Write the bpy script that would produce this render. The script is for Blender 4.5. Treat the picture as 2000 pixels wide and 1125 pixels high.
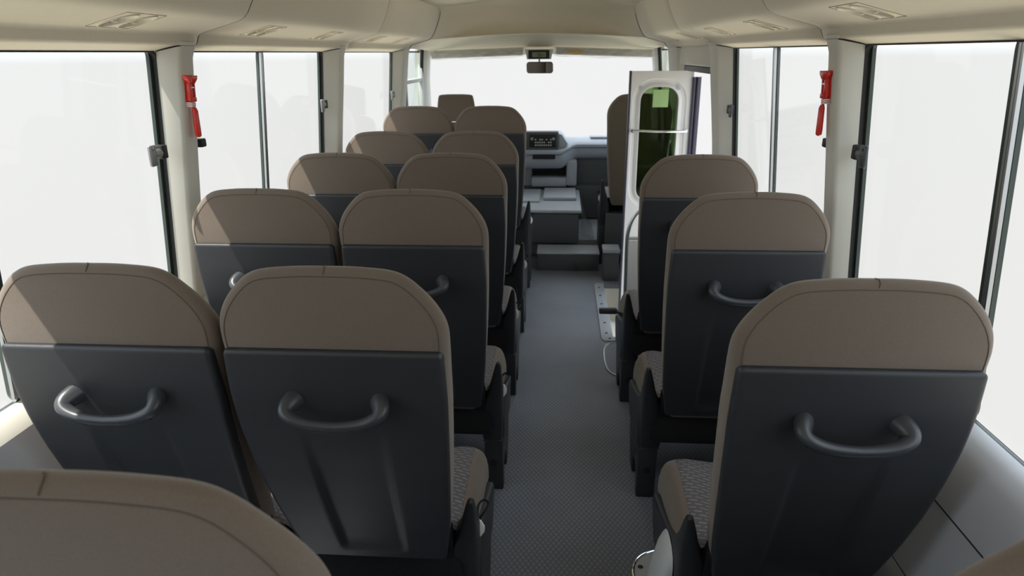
import bpy, bmesh, math, random
from mathutils import Vector, Matrix
C = bpy.context
SC = C.scene
for o in list(bpy.data.objects): bpy.data.objects.remove(o)
COL = SC.collection

# ------------------------------------------------------------------ camera
CAM_H = 1.605
F_PX, TILT, YAW, ROLL = 1293.0, math.radians(19.524), math.radians(-4.152), math.radians(-0.525)
fw = Vector((math.sin(YAW) * math.cos(TILT), math.cos(YAW) * math.cos(TILT), -math.sin(TILT)))
rt = Vector((math.cos(YAW), -math.sin(YAW), 0))
up = rt.cross(fw)
r2 = math.cos(ROLL) * rt + math.sin(ROLL) * up
u2 = -math.sin(ROLL) * rt + math.cos(ROLL) * up
cd = bpy.data.cameras.new('camera')
cam = bpy.data.objects.new('camera', cd)
COL.objects.link(cam)
m = Matrix((r2, u2, -fw)).transposed().to_4x4()
m.translation = Vector((0, 0, CAM_H))
cam.matrix_world = m
cd.sensor_width = 36
cd.lens = F_PX / 2000 * 36
cd.clip_start = 0.02
cd.dof.use_dof = True
cd.dof.focus_distance = 1.75
cd.dof.aperture_fstop = 6.3
SC.camera = cam

# ------------------------------------------------------------------ light
w = bpy.data.worlds.new('overcast_sky')
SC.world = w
w.use_nodes = True
wb = w.node_tree.nodes['Background']
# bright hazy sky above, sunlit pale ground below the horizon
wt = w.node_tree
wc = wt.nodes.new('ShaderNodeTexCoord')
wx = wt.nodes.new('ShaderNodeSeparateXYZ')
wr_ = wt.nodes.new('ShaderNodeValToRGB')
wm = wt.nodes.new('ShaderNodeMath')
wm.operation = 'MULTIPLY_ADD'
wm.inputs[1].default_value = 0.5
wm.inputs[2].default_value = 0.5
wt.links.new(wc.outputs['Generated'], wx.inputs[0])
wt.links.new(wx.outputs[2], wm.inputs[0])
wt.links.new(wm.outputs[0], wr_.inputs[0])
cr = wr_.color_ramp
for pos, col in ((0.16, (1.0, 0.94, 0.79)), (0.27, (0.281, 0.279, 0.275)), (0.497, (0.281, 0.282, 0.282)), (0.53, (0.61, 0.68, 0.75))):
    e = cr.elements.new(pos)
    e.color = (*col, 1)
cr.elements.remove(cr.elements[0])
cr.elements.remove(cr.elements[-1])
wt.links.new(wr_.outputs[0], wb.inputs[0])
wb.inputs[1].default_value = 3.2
sd = bpy.data.lights.new('sun', 'SUN')
sd.energy = 9.0
sd.angle = math.radians(0.6)
sd.color = (1, 0.95, 0.86)
so = bpy.data.objects.new('sun', sd)
COL.objects.link(so)
so.rotation_euler = Vector((0.37, 0.29, -1.0)).to_track_quat('-Z', 'Y').to_euler()
so.location = (-4, -4, 9)
SC.view_settings.view_transform = 'Standard'
SC.view_settings.look = 'None'
SC.view_settings.gamma = 1
SC.view_settings.exposure = 0.0
SC.view_settings.use_curve_mapping = False
SC.cycles.max_bounces = 10
SC.cycles.diffuse_bounces = 6
SC.cycles.transparent_max_bounces = 16
SC.cycles.sample_clamp_indirect = 6

# ------------------------------------------------------------------ materials
def newmat(name):
    mt = bpy.data.materials.new(name)
    mt.use_nodes = True
    nt = mt.node_tree
    return mt, nt, nt.nodes['Principled BSDF']

def N(nt, typ, **kw):
    n = nt.nodes.new(typ)
    for k, v in kw.items():
        if k in ('operation', 'blend_type', 'data_type', 'distance', 'feature', 'wave_type'): setattr(n, k, v)
        else: n.inputs[k].default_value = v
    return n

def L(nt, a, b): nt.links.new(a, b)

def mat(name, col, rough=0.5, metal=0.0, spec=0.5, noise=0.0, nscale=200, bump=0.0, bscale=600, coat=0):
    mt, nt, b = newmat(name)
    b.inputs['Base Color'].default_value = (*col, 1)
    b.inputs['Roughness'].default_value = rough
    b.inputs['Metallic'].default_value = metal
    b.inputs['Specular IOR Level'].default_value = spec
    b.inputs['Coat Weight'].default_value = coat
    tc = N(nt, 'ShaderNodeTexCoord')
    if noise:
        nz = N(nt, 'ShaderNodeTexNoise', Scale=nscale, Detail=3.0)
        L(nt, tc.outputs['Object'], nz.inputs['Vector'])
        mx = N(nt, 'ShaderNodeMix', data_type='RGBA')
        mx.inputs[6].default_value = (*[c * (1 - noise) for c in col], 1)
        mx.inputs[7].default_value = (*[min(1, c * (1 + noise)) for c in col], 1)
        L(nt, nz.outputs['Fac'], mx.inputs[0])
        L(nt, mx.outputs[2], b.inputs['Base Color'])
    if bump:
        nb = N(nt, 'ShaderNodeTexNoise', Scale=bscale, Detail=2.0)
        L(nt, tc.outputs['Object'], nb.inputs['Vector'])
        bp = N(nt, 'ShaderNodeBump', Strength=bump, Distance=0.001)
        L(nt, nb.outputs['Fac'], bp.inputs['Height'])
        L(nt, bp.outputs['Normal'], b.inputs['Normal'])
    return mt

M = {}
M['fabric'] = mat('brown_woven_fabric', (0.158, 0.124, 0.097), 0.85, spec=0.2, noise=0.16, nscale=420, bump=0.5, bscale=900)
M['fabric'].node_tree.nodes['Principled BSDF'].inputs['Sheen Weight'].default_value = 0.25
M['seam'] = mat('brown_stitching', (0.108, 0.086, 0.068), 0.9, spec=0.1)
M['plastic'] = mat('charcoal_grained_plastic', (0.025, 0.027, 0.031), 0.42, spec=0.45, noise=0.1, nscale=500, bump=0.35, bscale=1400)
M['plastic2'] = mat('charcoal_smooth_plastic', (0.042, 0.046, 0.053), 0.36, spec=0.5)
M['black'] = mat('black_rubber', (0.012, 0.012, 0.013), 0.55, spec=0.4)
M['carpet'] = mat('black_carpet', (0.02, 0.02, 0.021), 0.95, spec=0.1, noise=0.5, nscale=300, bump=1.0, bscale=500)
M['cream'] = mat('cream_headliner', (0.74, 0.68, 0.55), 0.75, spec=0.2, noise=0.03, nscale=60, bump=0.15, bscale=700)
M['pillar'] = mat('beige_trim_plastic', (0.61, 0.60, 0.54), 0.6, spec=0.3, bump=0.1, bscale=900)
M['greypanel'] = mat('mid_grey_wall_plastic', (0.50, 0.51, 0.54), 0.5, spec=0.4, noise=0.04, nscale=300, bump=0.2, bscale=900)
M['rearpanel'] = mat('grey_rear_trim', (0.30, 0.31, 0.33), 0.6)
M['sillcream'] = mat('pale_sill_plastic', (0.60, 0.58, 0.52), 0.55, spec=0.35)
M['dash'] = mat('grey_dash_plastic', (0.36, 0.385, 0.43), 0.5, spec=0.4, bump=0.2, bscale=900)
M['dashdark'] = mat('dark_dash_plastic', (0.075, 0.08, 0.086), 0.5, spec=0.4)
M['steel'] = mat('brushed_aluminium', (0.55, 0.56, 0.56), 0.35, metal=1.0)
M['latchmetal'] = mat('dull_zinc', (0.30, 0.30, 0.29), 0.45, metal=0.8)
M['chrome'] = mat('chrome', (0.8, 0.81, 0.82), 0.08, metal=1.0)
M['sash'] = mat('dark_green_grey_sash', (0.035, 0.05, 0.042), 0.4, spec=0.5)
M['white'] = mat('white_painted_metal', (0.78, 0.77, 0.755), 0.4, spec=0.4)
M['whitetag'] = mat('white_plastic', (0.8, 0.8, 0.8), 0.5)
M['red'] = mat('red_plastic', (0.62, 0.022, 0.012), 0.25, spec=0.5)
M['palegrey'] = mat('pale_grey_plastic', (0.50, 0.51, 0.50), 0.5, spec=0.4)
M['treadwhite'] = mat('cream_step_tread', (0.74, 0.72, 0.66), 0.6)
M['purple'] = mat('dark_rubber_seal', (0.05, 0.045, 0.07), 0.5)
M['greensheet'] = mat('green_sticker', (0.36, 0.54, 0.22), 0.6)
M['outerskin'] = mat('body_paint', (0.7, 0.69, 0.66), 0.5)
M['mirrorglass'] = mat('mirror_silver', (0.82, 0.82, 0.82), 0.02, metal=1.0)
M['lcd'] = mat('lcd_green_grey', (0.20, 0.24, 0.13), 0.3)
M['orange'] = mat('orange_label', (0.75, 0.36, 0.05), 0.6)

def glass(name, tint, refl=0.06):
    mt = bpy.data.materials.new(name)
    mt.use_nodes = True
    nt = mt.node_tree
    nt.nodes.clear()
    out = N(nt, 'ShaderNodeOutputMaterial')
    tr = N(nt, 'ShaderNodeBsdfTransparent')
    tr.inputs[0].default_value = (*tint, 1)
    gl = N(nt, 'ShaderNodeBsdfGlossy')
    gl.inputs['Roughness'].default_value = 0.02
    gl.inputs[0].default_value = (0.9, 0.9, 0.9, 1)
    lw = N(nt, 'ShaderNodeLayerWeight', Blend=0.5)
    pw = N(nt, 'ShaderNodeMath', operation='POWER')
    L(nt, lw.outputs['Facing'], pw.inputs[0])
    pw.inputs[1].default_value = 5
    ml = N(nt, 'ShaderNodeMath', operation='MULTIPLY_ADD')
    L(nt, pw.outputs[0], ml.inputs[0])
    ml.inputs[1].default_value = 0.3
    ml.inputs[2].default_value = refl * 0.2
    mx = N(nt, 'ShaderNodeMixShader')
    L(nt, ml.outputs[0], mx.inputs[0])
    L(nt, tr.outputs[0], mx.inputs[1])
    L(nt, gl.outputs[0], mx.inputs[2])
    L(nt, mx.outputs[0], out.inputs[0])
    return mt
M['glass'] = glass('clear_window_glass', (0.985, 0.99, 0.985))
M['greenglass'] = glass('green_privacy_glass', (0.64, 0.72, 0.56))
M['tealglass'] = glass('tinted_cab_glass', (0.90, 0.94, 0.93))

# clear plastic film over the sun visors
def film():
    mt = bpy.data.materials.new('clear_plastic_film')
    mt.use_nodes = True
    nt = mt.node_tree
    nt.nodes.clear()
    out = N(nt, 'ShaderNodeOutputMaterial')
    tc = N(nt, 'ShaderNodeTexCoord')
    nz = N(nt, 'ShaderNodeTexNoise', Scale=9.0, Detail=4.0, Distortion=1.5)
    L(nt, tc.outputs['Object'], nz.inputs['Vector'])
    bp = N(nt, 'ShaderNodeBump', Strength=0.7, Distance=0.02)
    L(nt, nz.outputs['Fac'], bp.inputs['Height'])
    tr = N(nt, 'ShaderNodeBsdfTransparent')
    tl = N(nt, 'ShaderNodeBsdfTranslucent')
    tl.inputs[0].default_value = (0.88, 0.87, 0.83, 1)
    df = N(nt, 'ShaderNodeBsdfGlossy')
    df.inputs[0].default_value = (0.75, 0.75, 0.74, 1)
    df.inputs['Roughness'].default_value = 0.25
    for n in (tl, df): L(nt, bp.outputs[0], n.inputs['Normal'])
    a = N(nt, 'ShaderNodeMixShader', Fac=0.25)
    L(nt, tl.outputs[0], a.inputs[1]); L(nt, df.outputs[0], a.inputs[2])
    c = N(nt, 'ShaderNodeMixShader', Fac=0.42)
    L(nt, tr.outputs[0], c.inputs[1]); L(nt, a.outputs[0], c.inputs[2])
    L(nt, c.outputs[0], out.inputs[0])
    return mt
M['film'] = film()

# cushion cloth: grey with short pale dashes
def dashes():
    mt, nt, b = newmat('grey_dashed_cloth')
    tc = N(nt, 'ShaderNodeTexCoord')
    mp = N(nt, 'ShaderNodeMapping')
    L(nt, tc.outputs['Object'], mp.inputs['Vector'])
    mp.inputs['Rotation'].default_value = (0, 0, 0.25)
    br = N(nt, 'ShaderNodeTexBrick')
    br.offset = 0.5
    br.inputs['Scale'].default_value = 1.0
    br.inputs['Brick Width'].default_value = 0.030
    br.inputs['Row Height'].default_value = 0.013
    br.inputs['Mortar Size'].default_value = 0.0052
    br.inputs['Mortar Smooth'].default_value = 0.1
    br.inputs['Color1'].default_value = (0.30, 0.27, 0.27, 1)
    br.inputs['Color2'].default_value = (0.24, 0.21, 0.215, 1)
    br.inputs['Mortar'].default_value = (0.125, 0.118, 0.125, 1)
    L(nt, mp.outputs[0], br.inputs['Vector'])
    L(nt, br.outputs['Color'], b.inputs['Base Color'])
    b.inputs['Roughness'].default_value = 0.9
    b.inputs['Specular IOR Level'].default_value = 0.15
    return mt
M['dashes'] = dashes()

# floor: grey sheet embossed with fine diamonds
def floor_mat():
    mt, nt, b = newmat('grey_diamond_floor')
    tc = N(nt, 'ShaderNodeTexCoord')
    sp = N(nt, 'ShaderNodeSeparateXYZ')
    L(nt, tc.outputs['Object'], sp.inputs[0])
    def mth(op, a, bb, va=None, vb=None):
        n = N(nt, 'ShaderNodeMath', operation=op)
        if a is not None: L(nt, a, n.inputs[0])
        elif va is not None: n.inputs[0].default_value = va
        if bb is not None: L(nt, bb, n.inputs[1])
        elif vb is not None: n.inputs[1].default_value = vb
        return n.outputs[0]
    xs = mth('MULTIPLY', sp.outputs[0], None, vb=1 / 0.0185)
    ys = mth('MULTIPLY', sp.outputs[1], None, vb=1 / 0.030)
    hs = []
    for op in ('ADD', 'SUBTRACT'):
        s = mth(op, xs, ys)
        p = mth('PINGPONG', s, None, vb=0.5)
        hs.append(mth('SMOOTH_MIN', p, None, vb=0.14))
    h = mth('MINIMUM', hs[0], hs[1])
    bp = N(nt, 'ShaderNodeBump', Strength=1.0, Distance=0.004)
    L(nt, h, bp.inputs['Height'])
    L(nt, bp.outputs['Normal'], b.inputs['Normal'])
    nz = N(nt, 'ShaderNodeTexNoise', Scale=4.0, Detail=5.0)
    L(nt, tc.outputs['Object'], nz.inputs['Vector'])
    mx = N(nt, 'ShaderNodeMix', data_type='RGBA')
    mx.inputs[6].default_value = (0.165, 0.18, 0.215, 1)
    mx.inputs[7].default_value = (0.24, 0.26, 0.31, 1)
    L(nt, nz.outputs['Fac'], mx.inputs[0])
    # base colour is darker along the embossed lines
    gr = N(nt, 'ShaderNodeMapRange')
    gr.inputs['From Min'].default_value = 0.0
    gr.inputs['From Max'].default_value = 0.12
    gr.inputs['To Min'].default_value = 0.62
    gr.inputs['To Max'].default_value = 1.0
    L(nt, h, gr.inputs['Value'])
    mm = N(nt, 'ShaderNodeMix', data_type='RGBA', blend_type='MULTIPLY')
    mm.inputs[0].default_value = 1
    L(nt, mx.outputs[2], mm.inputs[6])
    L(nt, gr.outputs[0], mm.inputs[7])
    L(nt, mm.outputs[2], b.inputs['Base Color'])
    b.inputs['Roughness'].default_value = 0.48
    b.inputs['Specular IOR Level'].default_value = 0.4
    return mt
M['floor'] = floor_mat()

# ------------------------------------------------------------------ mesh helpers
def catmull(pts, n):
    out = []
    P = [pts[0]] + list(pts) + [pts[-1]]
    for i in range(1, len(P) - 2):
        for k in range(n):
            t = k / n
            out.append(tuple(0.5 * ((2 * b) + (-a + c) * t + (2 * a - 5 * b + 4 * c - d) * t * t + (-a + 3 * b - 3 * c + d) * t ** 3)
                             for a, b, c, d in zip(P[i - 1], P[i], P[i + 1], P[i + 2])))
    out.append(tuple(pts[-1]))
    return out

def smooth(a, b, x):
    t = max(0.0, min(1.0, (x - a) / (b - a)))
    return t * t * (3 - 2 * t)

class MB:
    def __init__(s): s.v, s.f = [], []
    def add(s, vs, fs):
        o = len(s.v)
        s.v += [tuple(v) for v in vs]
        s.f += [tuple(i + o for i in f) for f in fs]
        return s
    def bm(s, b):
        b.verts.ensure_lookup_table()
        b.verts.index_update()
        s.add([v.co[:] for v in b.verts], [[v.index for v in f.verts] for f in b.faces])
        b.free()
        return s
    def box(s, x0, x1, y0, y1, z0, z1, bev=0.0, seg=2):
        b = bmesh.new()
        bmesh.ops.create_cube(b, size=1)
        for v in b.verts:
            v.co = Vector(((x0 + x1) / 2 + v.co.x * (x1 - x0), (y0 + y1) / 2 + v.co.y * (y1 - y0), (z0 + z1) / 2 + v.co.z * (z1 - z0)))
        if bev: bmesh.ops.bevel(b, geom=b.edges[:], offset=bev, segments=seg, profile=0.5, affect='EDGES')
        return s.bm(b)
    def prism(s, poly, a, bb, axis='x', bev=0.0, seg=2):
        """poly in the two other axes, extruded from a to bb along axis"""
        b = bmesh.new()
        def mk(p, t):
            return {'x': (t, p[0], p[1]), 'y': (p[0], t, p[1]), 'z': (p[0], p[1], t)}[axis]
        va = [b.verts.new(mk(p, a)) for p in poly]
        vb = [b.verts.new(mk(p, bb)) for p in poly]
        n = len(poly)
        b.faces.new(va)
        b.faces.new(vb[::-1])
        for i in range(n): b.faces.new((va[i], vb[i], vb[(i + 1) % n], va[(i + 1) % n]))
        bmesh.ops.recalc_face_normals(b, faces=b.faces[:])
        if bev: bmesh.ops.bevel(b, geom=b.edges[:], offset=bev, segments=seg, profile=0.5, affect='EDGES', clamp_overlap=True)
        return s.bm(b)
    def grid(s, rows, closed=False, flip=False):
        n = len(rows[0])
        o = [p for r in rows for p in r]
        fs = []
        for i in range(len(rows) - 1):
            for j in range(n if closed else n - 1):
                a, b, c, d = i * n + j, i * n + (j + 1) % n, (i + 1) * n + (j + 1) % n, (i + 1) * n + j
                fs.append((a, d, c, b) if flip else (a, b, c, d))
        return s.add(o, fs)
    def tube(s, pts, r, n=10, closed=False, flat=None, cap=True, upv=None):
        """sweep an ellipse; r may be a list; flat = (side, up) factors or a list of them"""
        P = [Vector(p) for p in pts]
        k = len(P)
        rows = []
        u = Vector(upv) if upv else None
        for i in range(k):
            a = P[(i - 1) % k] if (closed or i > 0) else P[i]
            b = P[(i + 1) % k] if (closed or i < k - 1) else P[i]
            t = (b - a).normalized()
            if u is None: u = t.orthogonal()
            u = (u - t * u.dot(t)).normalized()
            w = t.cross(u)
            ri = r[i] if isinstance(r, (list, tuple)) else r
            fl = (flat[i] if isinstance(flat, list) else flat) or (1, 1)
            rows.append([P[i] + (w * math.cos(2 * math.pi * j / n) * fl[0] + u * math.sin(2 * math.pi * j / n) * fl[1]) * ri for j in range(n)])
        if closed: rows.append(rows[0])
        o = len(s.v)
        s.grid(rows, closed=True)
        if cap and not closed:
            s.f.append(tuple(o + j for j in range(n))[::-1])
            s.f.append(tuple(o + (k - 1) * n + j for j in range(n)))
        return s
    def strip(s, pts, hw, hd, nrm):
        """closed path swept with a rectangular section: hw in the path's plane, hd along nrm(i)"""
        k = len(pts)
        P = [Vector(p) for p in pts]
        rows = []
        for i in range(k):
            t = (P[(i + 1) % k] - P[i - 1]).normalized()
            nn = nrm
            w_ = t.cross(nn).normalized()
            rows.append([P[i] + w_ * hw + nn * hd, P[i] - w_ * hw + nn * hd, P[i] - w_ * hw - nn * hd, P[i] + w_ * hw - nn * hd])
        rows.append(rows[0])
        return s.grid(rows, closed=True)
    def disc(s, c, axis, r, h, n=20, r2=None):
        c = Vector(c); a = Vector(axis).normalized()
        return s.tube([c, c + a * h], [r, r if r2 is None else r2], n=n)
    def build(s, name, m, parent=None, ang=38, bevel=0.0, recalc=True):
        me = bpy.data.meshes.new(name)
        me.from_pydata(s.v, [], s.f)
        if recalc:
            b = bmesh.new(); b.from_mesh(me)
            bmesh.ops.remove_doubles(b, verts=b.verts[:], dist=1e-6)
            bmesh.ops.recalc_face_normals(b, faces=b.faces[:])
            b.to_mesh(me); b.free()
        for p in me.polygons: p.use_smooth = True
        me.set_sharp_from_angle(angle=math.radians(ang))
        me.materials.append(M[m])
        o = bpy.data.objects.new(name, me)
        COL.objects.link(o)
        if parent: o.parent = parent
        if bevel:
            md = o.modifiers.new('bevel', 'BEVEL')
            md.width = bevel; md.segments = 2; md.limit_method = 'ANGLE'
        return o

def tag(o, label, cat, group=None, kind=None):
    o['label'] = label
    o['category'] = cat
    if group: o['group'] = group
    if kind: o['kind'] = kind
    return o

def empty(name, loc, label, cat, group=None, kind=None):
    o = bpy.data.objects.new(name, None)
    o.empty_display_size = 0.05
    COL.objects.link(o)
    o.location = loc
    return tag(o, label, cat, group, kind)

# ------------------------------------------------------------------ bus shell
CX = -0.177                                   # the bus's middle line
def hg(z): return 0.998 + (1.63 - z) * 0.0865  # half width at the glass
def gx(s, z, off=0.0): return CX + s * (hg(z) - off)
Y_REAR, Y_DUCT = -0.62, 5.10
SILL, WTOP = 0.86, 1.62
STEP_Y0, STEP_Y1, STEP_X = 3.66, 4.62, 0.335

# floor with the cut-out of the entrance step
fb = MB()
fb.box(CX - 1.08, STEP_X, Y_REAR, 5.35, -0.03, 0)
fb.box(STEP_X, CX + 1.08, Y_REAR, STEP_Y0, -0.03, 0)
fb.box(STEP_X, CX + 1.08, STEP_Y1, 5.35, -0.03, 0)
tag(fb.build('floor', 'floor'), 'grey floor covering embossed with fine diamonds along the bus', 'floor', kind='structure')

# side walls below and between the windows
def lower_profile(s):
    return [(CX + s * 1.085, 0.850), (CX + s * 1.062, 0.855), (CX + s * 1.035, 0.845), (CX + s * 1.015, 0.815), (CX + s * 1.005, 0.77), (CX + s * 1.000, 0.70),
            (CX + s * 1.000, 0.0)]
def lower_wall(mb, s, ya, yb, prof=None):
    pr = prof or lower_profile(s)
    mb.grid([[(x, ya, z) for x, z in pr], [(x, yb, z) for x, z in pr]])
    mb.grid([[(CX + s * 1.085, ya, 0.85), (CX + s * 1.085, yb, 0.85)], [(CX + s * 1.09, ya, -0.3), (CX + s * 1.09, yb, -0.3)]])

wl = empty('wall_left', (CX - 1.0, 2.5, 0), 'grey lower side wall under the windows of the window-and-middle seat columns', 'wall', kind='structure')
wr = empty('wall_right', (CX + 1.0, 2.5, 0), 'grey lower side wall with a seam beside the single seats', 'wall', kind='structure')
def sub(o, name, m, par, **k):
    c = o.build(name, m, par, **k)
    c.location = -par.location
    return c
lp = lower_profile(-1)
sub(MB().grid([[(x, ya, z) for x, z in lp[:4]] for ya in (Y_REAR, 5.12)]), 'sill', 'sillcream', wl)
b = MB().grid([[(x, ya, z) for x, z in lp[3:]] for ya in (Y_REAR, 5.12)])
b.grid([[(CX - 1.085, Y_REAR, .85), (CX - 1.085, 5.12, .85)], [(CX - 1.09, Y_REAR, -.3), (CX - 1.09, 5.12, -.3)]])
sub(b, 'lower_panel', 'greypanel', wl)
b = MB(); lower_wall(b, 1, Y_REAR, STEP_Y0)
sub(b, 'lower_panel', 'greypanel', wr)
b = MB(); b.tube([(CX + 0.9995, Y_REAR, 0.685), (CX + 0.9995, STEP_Y0, 0.685)], 0.0018, n=6)
b.tube([(CX + 0.9995, Y_REAR, 0.445), (CX + 0.9995, STEP_Y0, 0.445)], 0.0012, n=6)
sub(b, 'panel_seam', 'black', wr)
b = MB()
lower_wall(b, 1, STEP_Y1, 5.12)
sub(b, 'lower_panel', 'greypanel', wr)
# end faces beside the entrance step
for yy, t in ((STEP_Y0, 'rear'), (STEP_Y1, 'front')):
    pass

# pillars between windows
def pillar(name, s, y0, y1, label, zb=0.845, inner=(0.012, 0.066), depth=0.066, lean=0.012):
    """y0..y1 at the glass; chamfers in to an inner face"""
    rows = []
    zs = [zb, 0.9, 1.0, 1.15, 1.3, 1.45, 1.55, 1.60, 1.625, 1.645]
    for z in zs:
        fl = 0.007 * smooth(1.59, 1.645, z)
        d = depth - lean * smooth(1.6, 1.1, z) + fl
        ya, yb = y0 + inner[0], y1 - inner[1] + fl * 1.2
        sec = [(0.0 - 0.018, y0 + 0.045), (0.0, y0)]
        rr = 0.012
        sec += [(d - rr, ya - 0.002), (d - rr * 0.3, ya + rr * 0.3), (d, ya + rr)]
        sec += [(d, yb - rr), (d - rr * 0.3, yb - rr * 0.3), (d - rr, yb)]
        sec += [(0.0, y1), (-0.018, y1 - 0.045)]
        rows.append([(gx(s, z, o_), y_, z) for o_, y_ in sec])
    mb = MB().grid(rows, closed=True)
    o = mb.build(name, 'pillar', ang=50)
    top = [(r_, z) for r_, z in zip(rows[-2][1:8], (1.620, 1.6325, 1.634, 1.635, 1.635, 1.634, 1.6325))]
    MB().tube([(p[0], p[1], z) for p, z in top], 0.0022, n=6).build('gap', 'black', o)
    return tag(o, label, 'pillar', kind='structure')

P1 = (1.965, 2.125); P2 = (3.40, 3.60); P3 = (4.84, 5.14)
pillar('trim_1', -1, *P1, 'sunlit beige pillar cover carrying the emergency hammer beside the window seats')
pillar('trim_2', -1, *P2, 'second beige pillar cover along the window seats, without hammer', inner=(0.055, 0.05))
pillar('trim_3', -1, *P3, 'foremost beige pillar cover behind the driver', inner=(0.05, 0.06))
pillar('trim_4', 1, *P1, 'greenish grey pillar cover carrying the emergency hammer by the single seats')
pillar('trim_5', 1, 3.42, 3.68, 'broad greenish grey pillar cover just behind the entrance door', inner=(0.06, 0.03))
pillar('trim_6', 1, 4.62, 5.10, 'narrow beige pillar cover beyond the entrance door', inner=(0.04, 0.06))

# overhead ducts
DUCT = [(0.999, 1.6195), (0.985, 1.624), (0.945, 1.634), (0.934, 1.637), (0.929, 1.643), (0.922, 1.660), (0.917, 1.666), (0.905, 1.672), (0.80, 1.700),
        (0.785, 1.705), (0.770, 1.713), (0.757, 1.727), (0.735, 1.765), (0.717, 1.806), (0.700, 1.855), (0.691, 1.895), (0.690, 1.915)]
VY = {-1: (1.63, 2.40, 3.05, 3.85, 4.45), 1: (1.645, 2.42, 3.09, 3.83, 4.50)}
def duct(name, s, label, seams):
    root = empty(name, (CX + s * 0.8, 2.5, 1.7), label, 'ceiling trim', kind='structure')
    ys = [Y_REAR] + seams + [Y_DUCT]
    for a, b_ in zip(ys[:-1], ys[1:]):
        rows = []
        vy = [v for v in VY[s] if a < v < b_]
        stops = sorted([a + 0.0015, a + 0.004, b_ - 0.004, b_ - 0.0015] + [v - 0.08 for v in vy] + [v + 0.08 for v in vy])
        for y in stops:
            e = 0.003 if y in (a + 0.0015, b_ - 0.0015) else 0
            rows.append([(CX + s * (h + e), y, z + e) for h, z in DUCT])
        g_ = MB().grid(rows)
        nd = len(DUCT) - 1
        keep = []
        for fi, f_ in enumerate(g_.f):
            i, j = divmod(fi, nd)
            if j == 7 and any(abs((stops[i] + stops[i + 1]) / 2 - v) < 0.01 for v in vy): continue
            keep.append(f_)
        g_.f = keep
        sub(g_, 'duct_panel', 'cream', root, ang=60)
    bk = MB()
    bk.tube([(CX + s * (h - 0.0005), Y_DUCT - 0.001, z - 0.0005) for h, z in DUCT[1:]], 0.0030, n=6)
    for y in seams:
        bk.tube([(CX + s * (h + 0.003), y, z + 0.003) for h, z in DUCT[1:]], 0.0042, n=6)
    sub(bk, 'panel_gap', 'black', root)
duct('trim_7', -1, 'cream overhead air duct above the paired seats', [2.08, 3.62])
duct('trim_8', 1, 'cream overhead air duct above the single seats and door', [2.10, 3.62])

# ceiling and roof skin
cl = empty('ceiling', (CX, 2.3, 1.95), 'cream headlining between the two overhead ducts', 'ceiling', kind='structure')
rows = []
for y in (Y_REAR, 1, 3, Y_DUCT + 0.30):
    rows.append([(CX + 0.72 * t, y, 1.917 + 0.066 * (1 - t * t)) for t in [i / 12 - 1 for i in range(25)]])
sub(MB().grid(rows), 'headlining', 'cream', cl)
b = MB()
shell = [(1.045, 1.645), (1.055, 1.75), (1.03, 1.92), (0.96, 2.04), (0.8, 2.10), (0.4, 2.13), (0, 2.14)]
prof = [(CX - h, z) for h, z in shell] + [(CX + h, z) for h, z in shell[::-1][1:]]
b.grid([[(x, y, z) for x, z in prof] for y in (Y_REAR - 0.05, 5.2, 5.75, 6.02)])
b.add([(x, Y_REAR - 0.05, z) for x, z in prof], [tuple(range(len(prof)))])
sub(b, 'roof_skin', 'outerskin', cl)

# header above the cab
hd = empty('trim_9', (CX, 5.4, 1.7), 'arched cream header panel above the windscreen', 'ceiling trim', kind='structure')
rows = []
HV = [(0.690, 1.915, 0.068, 0.10), (0.691, 1.895, 0.066, 0.19), (0.700, 1.855, 0.060, 0.26), (0.717, 1.806, 0.054, 0.295), (0.735, 1.765, 0.050, 0.30), (0.757, 1.727, 0.046, 0.285),
      (0.774, 1.716, 0.042, 0.255), (0.784, 1.709, 0.040, 0.228), (0.788, 1.7055, 0.0385, 0.2205), (0.792, 1.7030, 0.0375, 0.2215), (0.796, 1.7012, 0.0375, 0.232)]
US = [i / 24 for i in range(-24, 25)]
def hrow(h, z, cr, dp, p=5):
    return [(CX + (h + 0.004 * abs(u) ** 8) * u, Y_DUCT - 0.012 + dp * (1 - abs(u) ** p) + 0.012 * (1 - abs(u) ** 8), z + cr * (1 - u * u)) for u in US]
for v in HV: rows.append(hrow(*v))
rows.append(hrow(0.80, 1.700, 0.060, 0.27))
rows.append(hrow(0.86, 1.684, 0.078, 0.42, 6))
rows.append(hrow(0.917, 1.666, 0.088, 0.60, 8))
rows.append(hrow(0.929, 1.645, 0.078, 0.68, 10))
rows.append([(CX + 0.945 * u, 5.85, 1.635 + 0.035 * (1 - u * u)) for u in US])
rows.append([(CX + 0.945 * u, 5.95, 1.614 + 0.026 * (1 - u * u)) for u in US])
rows.append([(CX + 0.945 * u, 6.03, 1.585 + 0.01 * (1 - u * u)) for u in US])
sub(MB().grid(rows), 'header_panel', 'cream', hd, ang=60)

# rear wall with its window
rw = MB()
def frame_wall(mb, y, t, x0, x1, z0, z1, wx0, wx1, wz0, wz1):
    mb.box(x0, wx0, y - t, y, z0, z1); mb.box(wx1, x1, y - t, y, z0, z1)
    mb.box(wx0, wx1, y - t, y, z0, wz0); mb.box(wx0, wx1, y - t, y, wz1, z1)
frame_wall(rw, Y_REAR, 0.04, CX - 1.08, CX + 1.08, -0.02, 1.97, CX - 0.62, CX + 0.62, 1.12, 1.60)
tag(rw.build('wall_rear', 'rearpanel'), 'grey rear wall behind the camera', 'wall', kind='structure')

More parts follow.
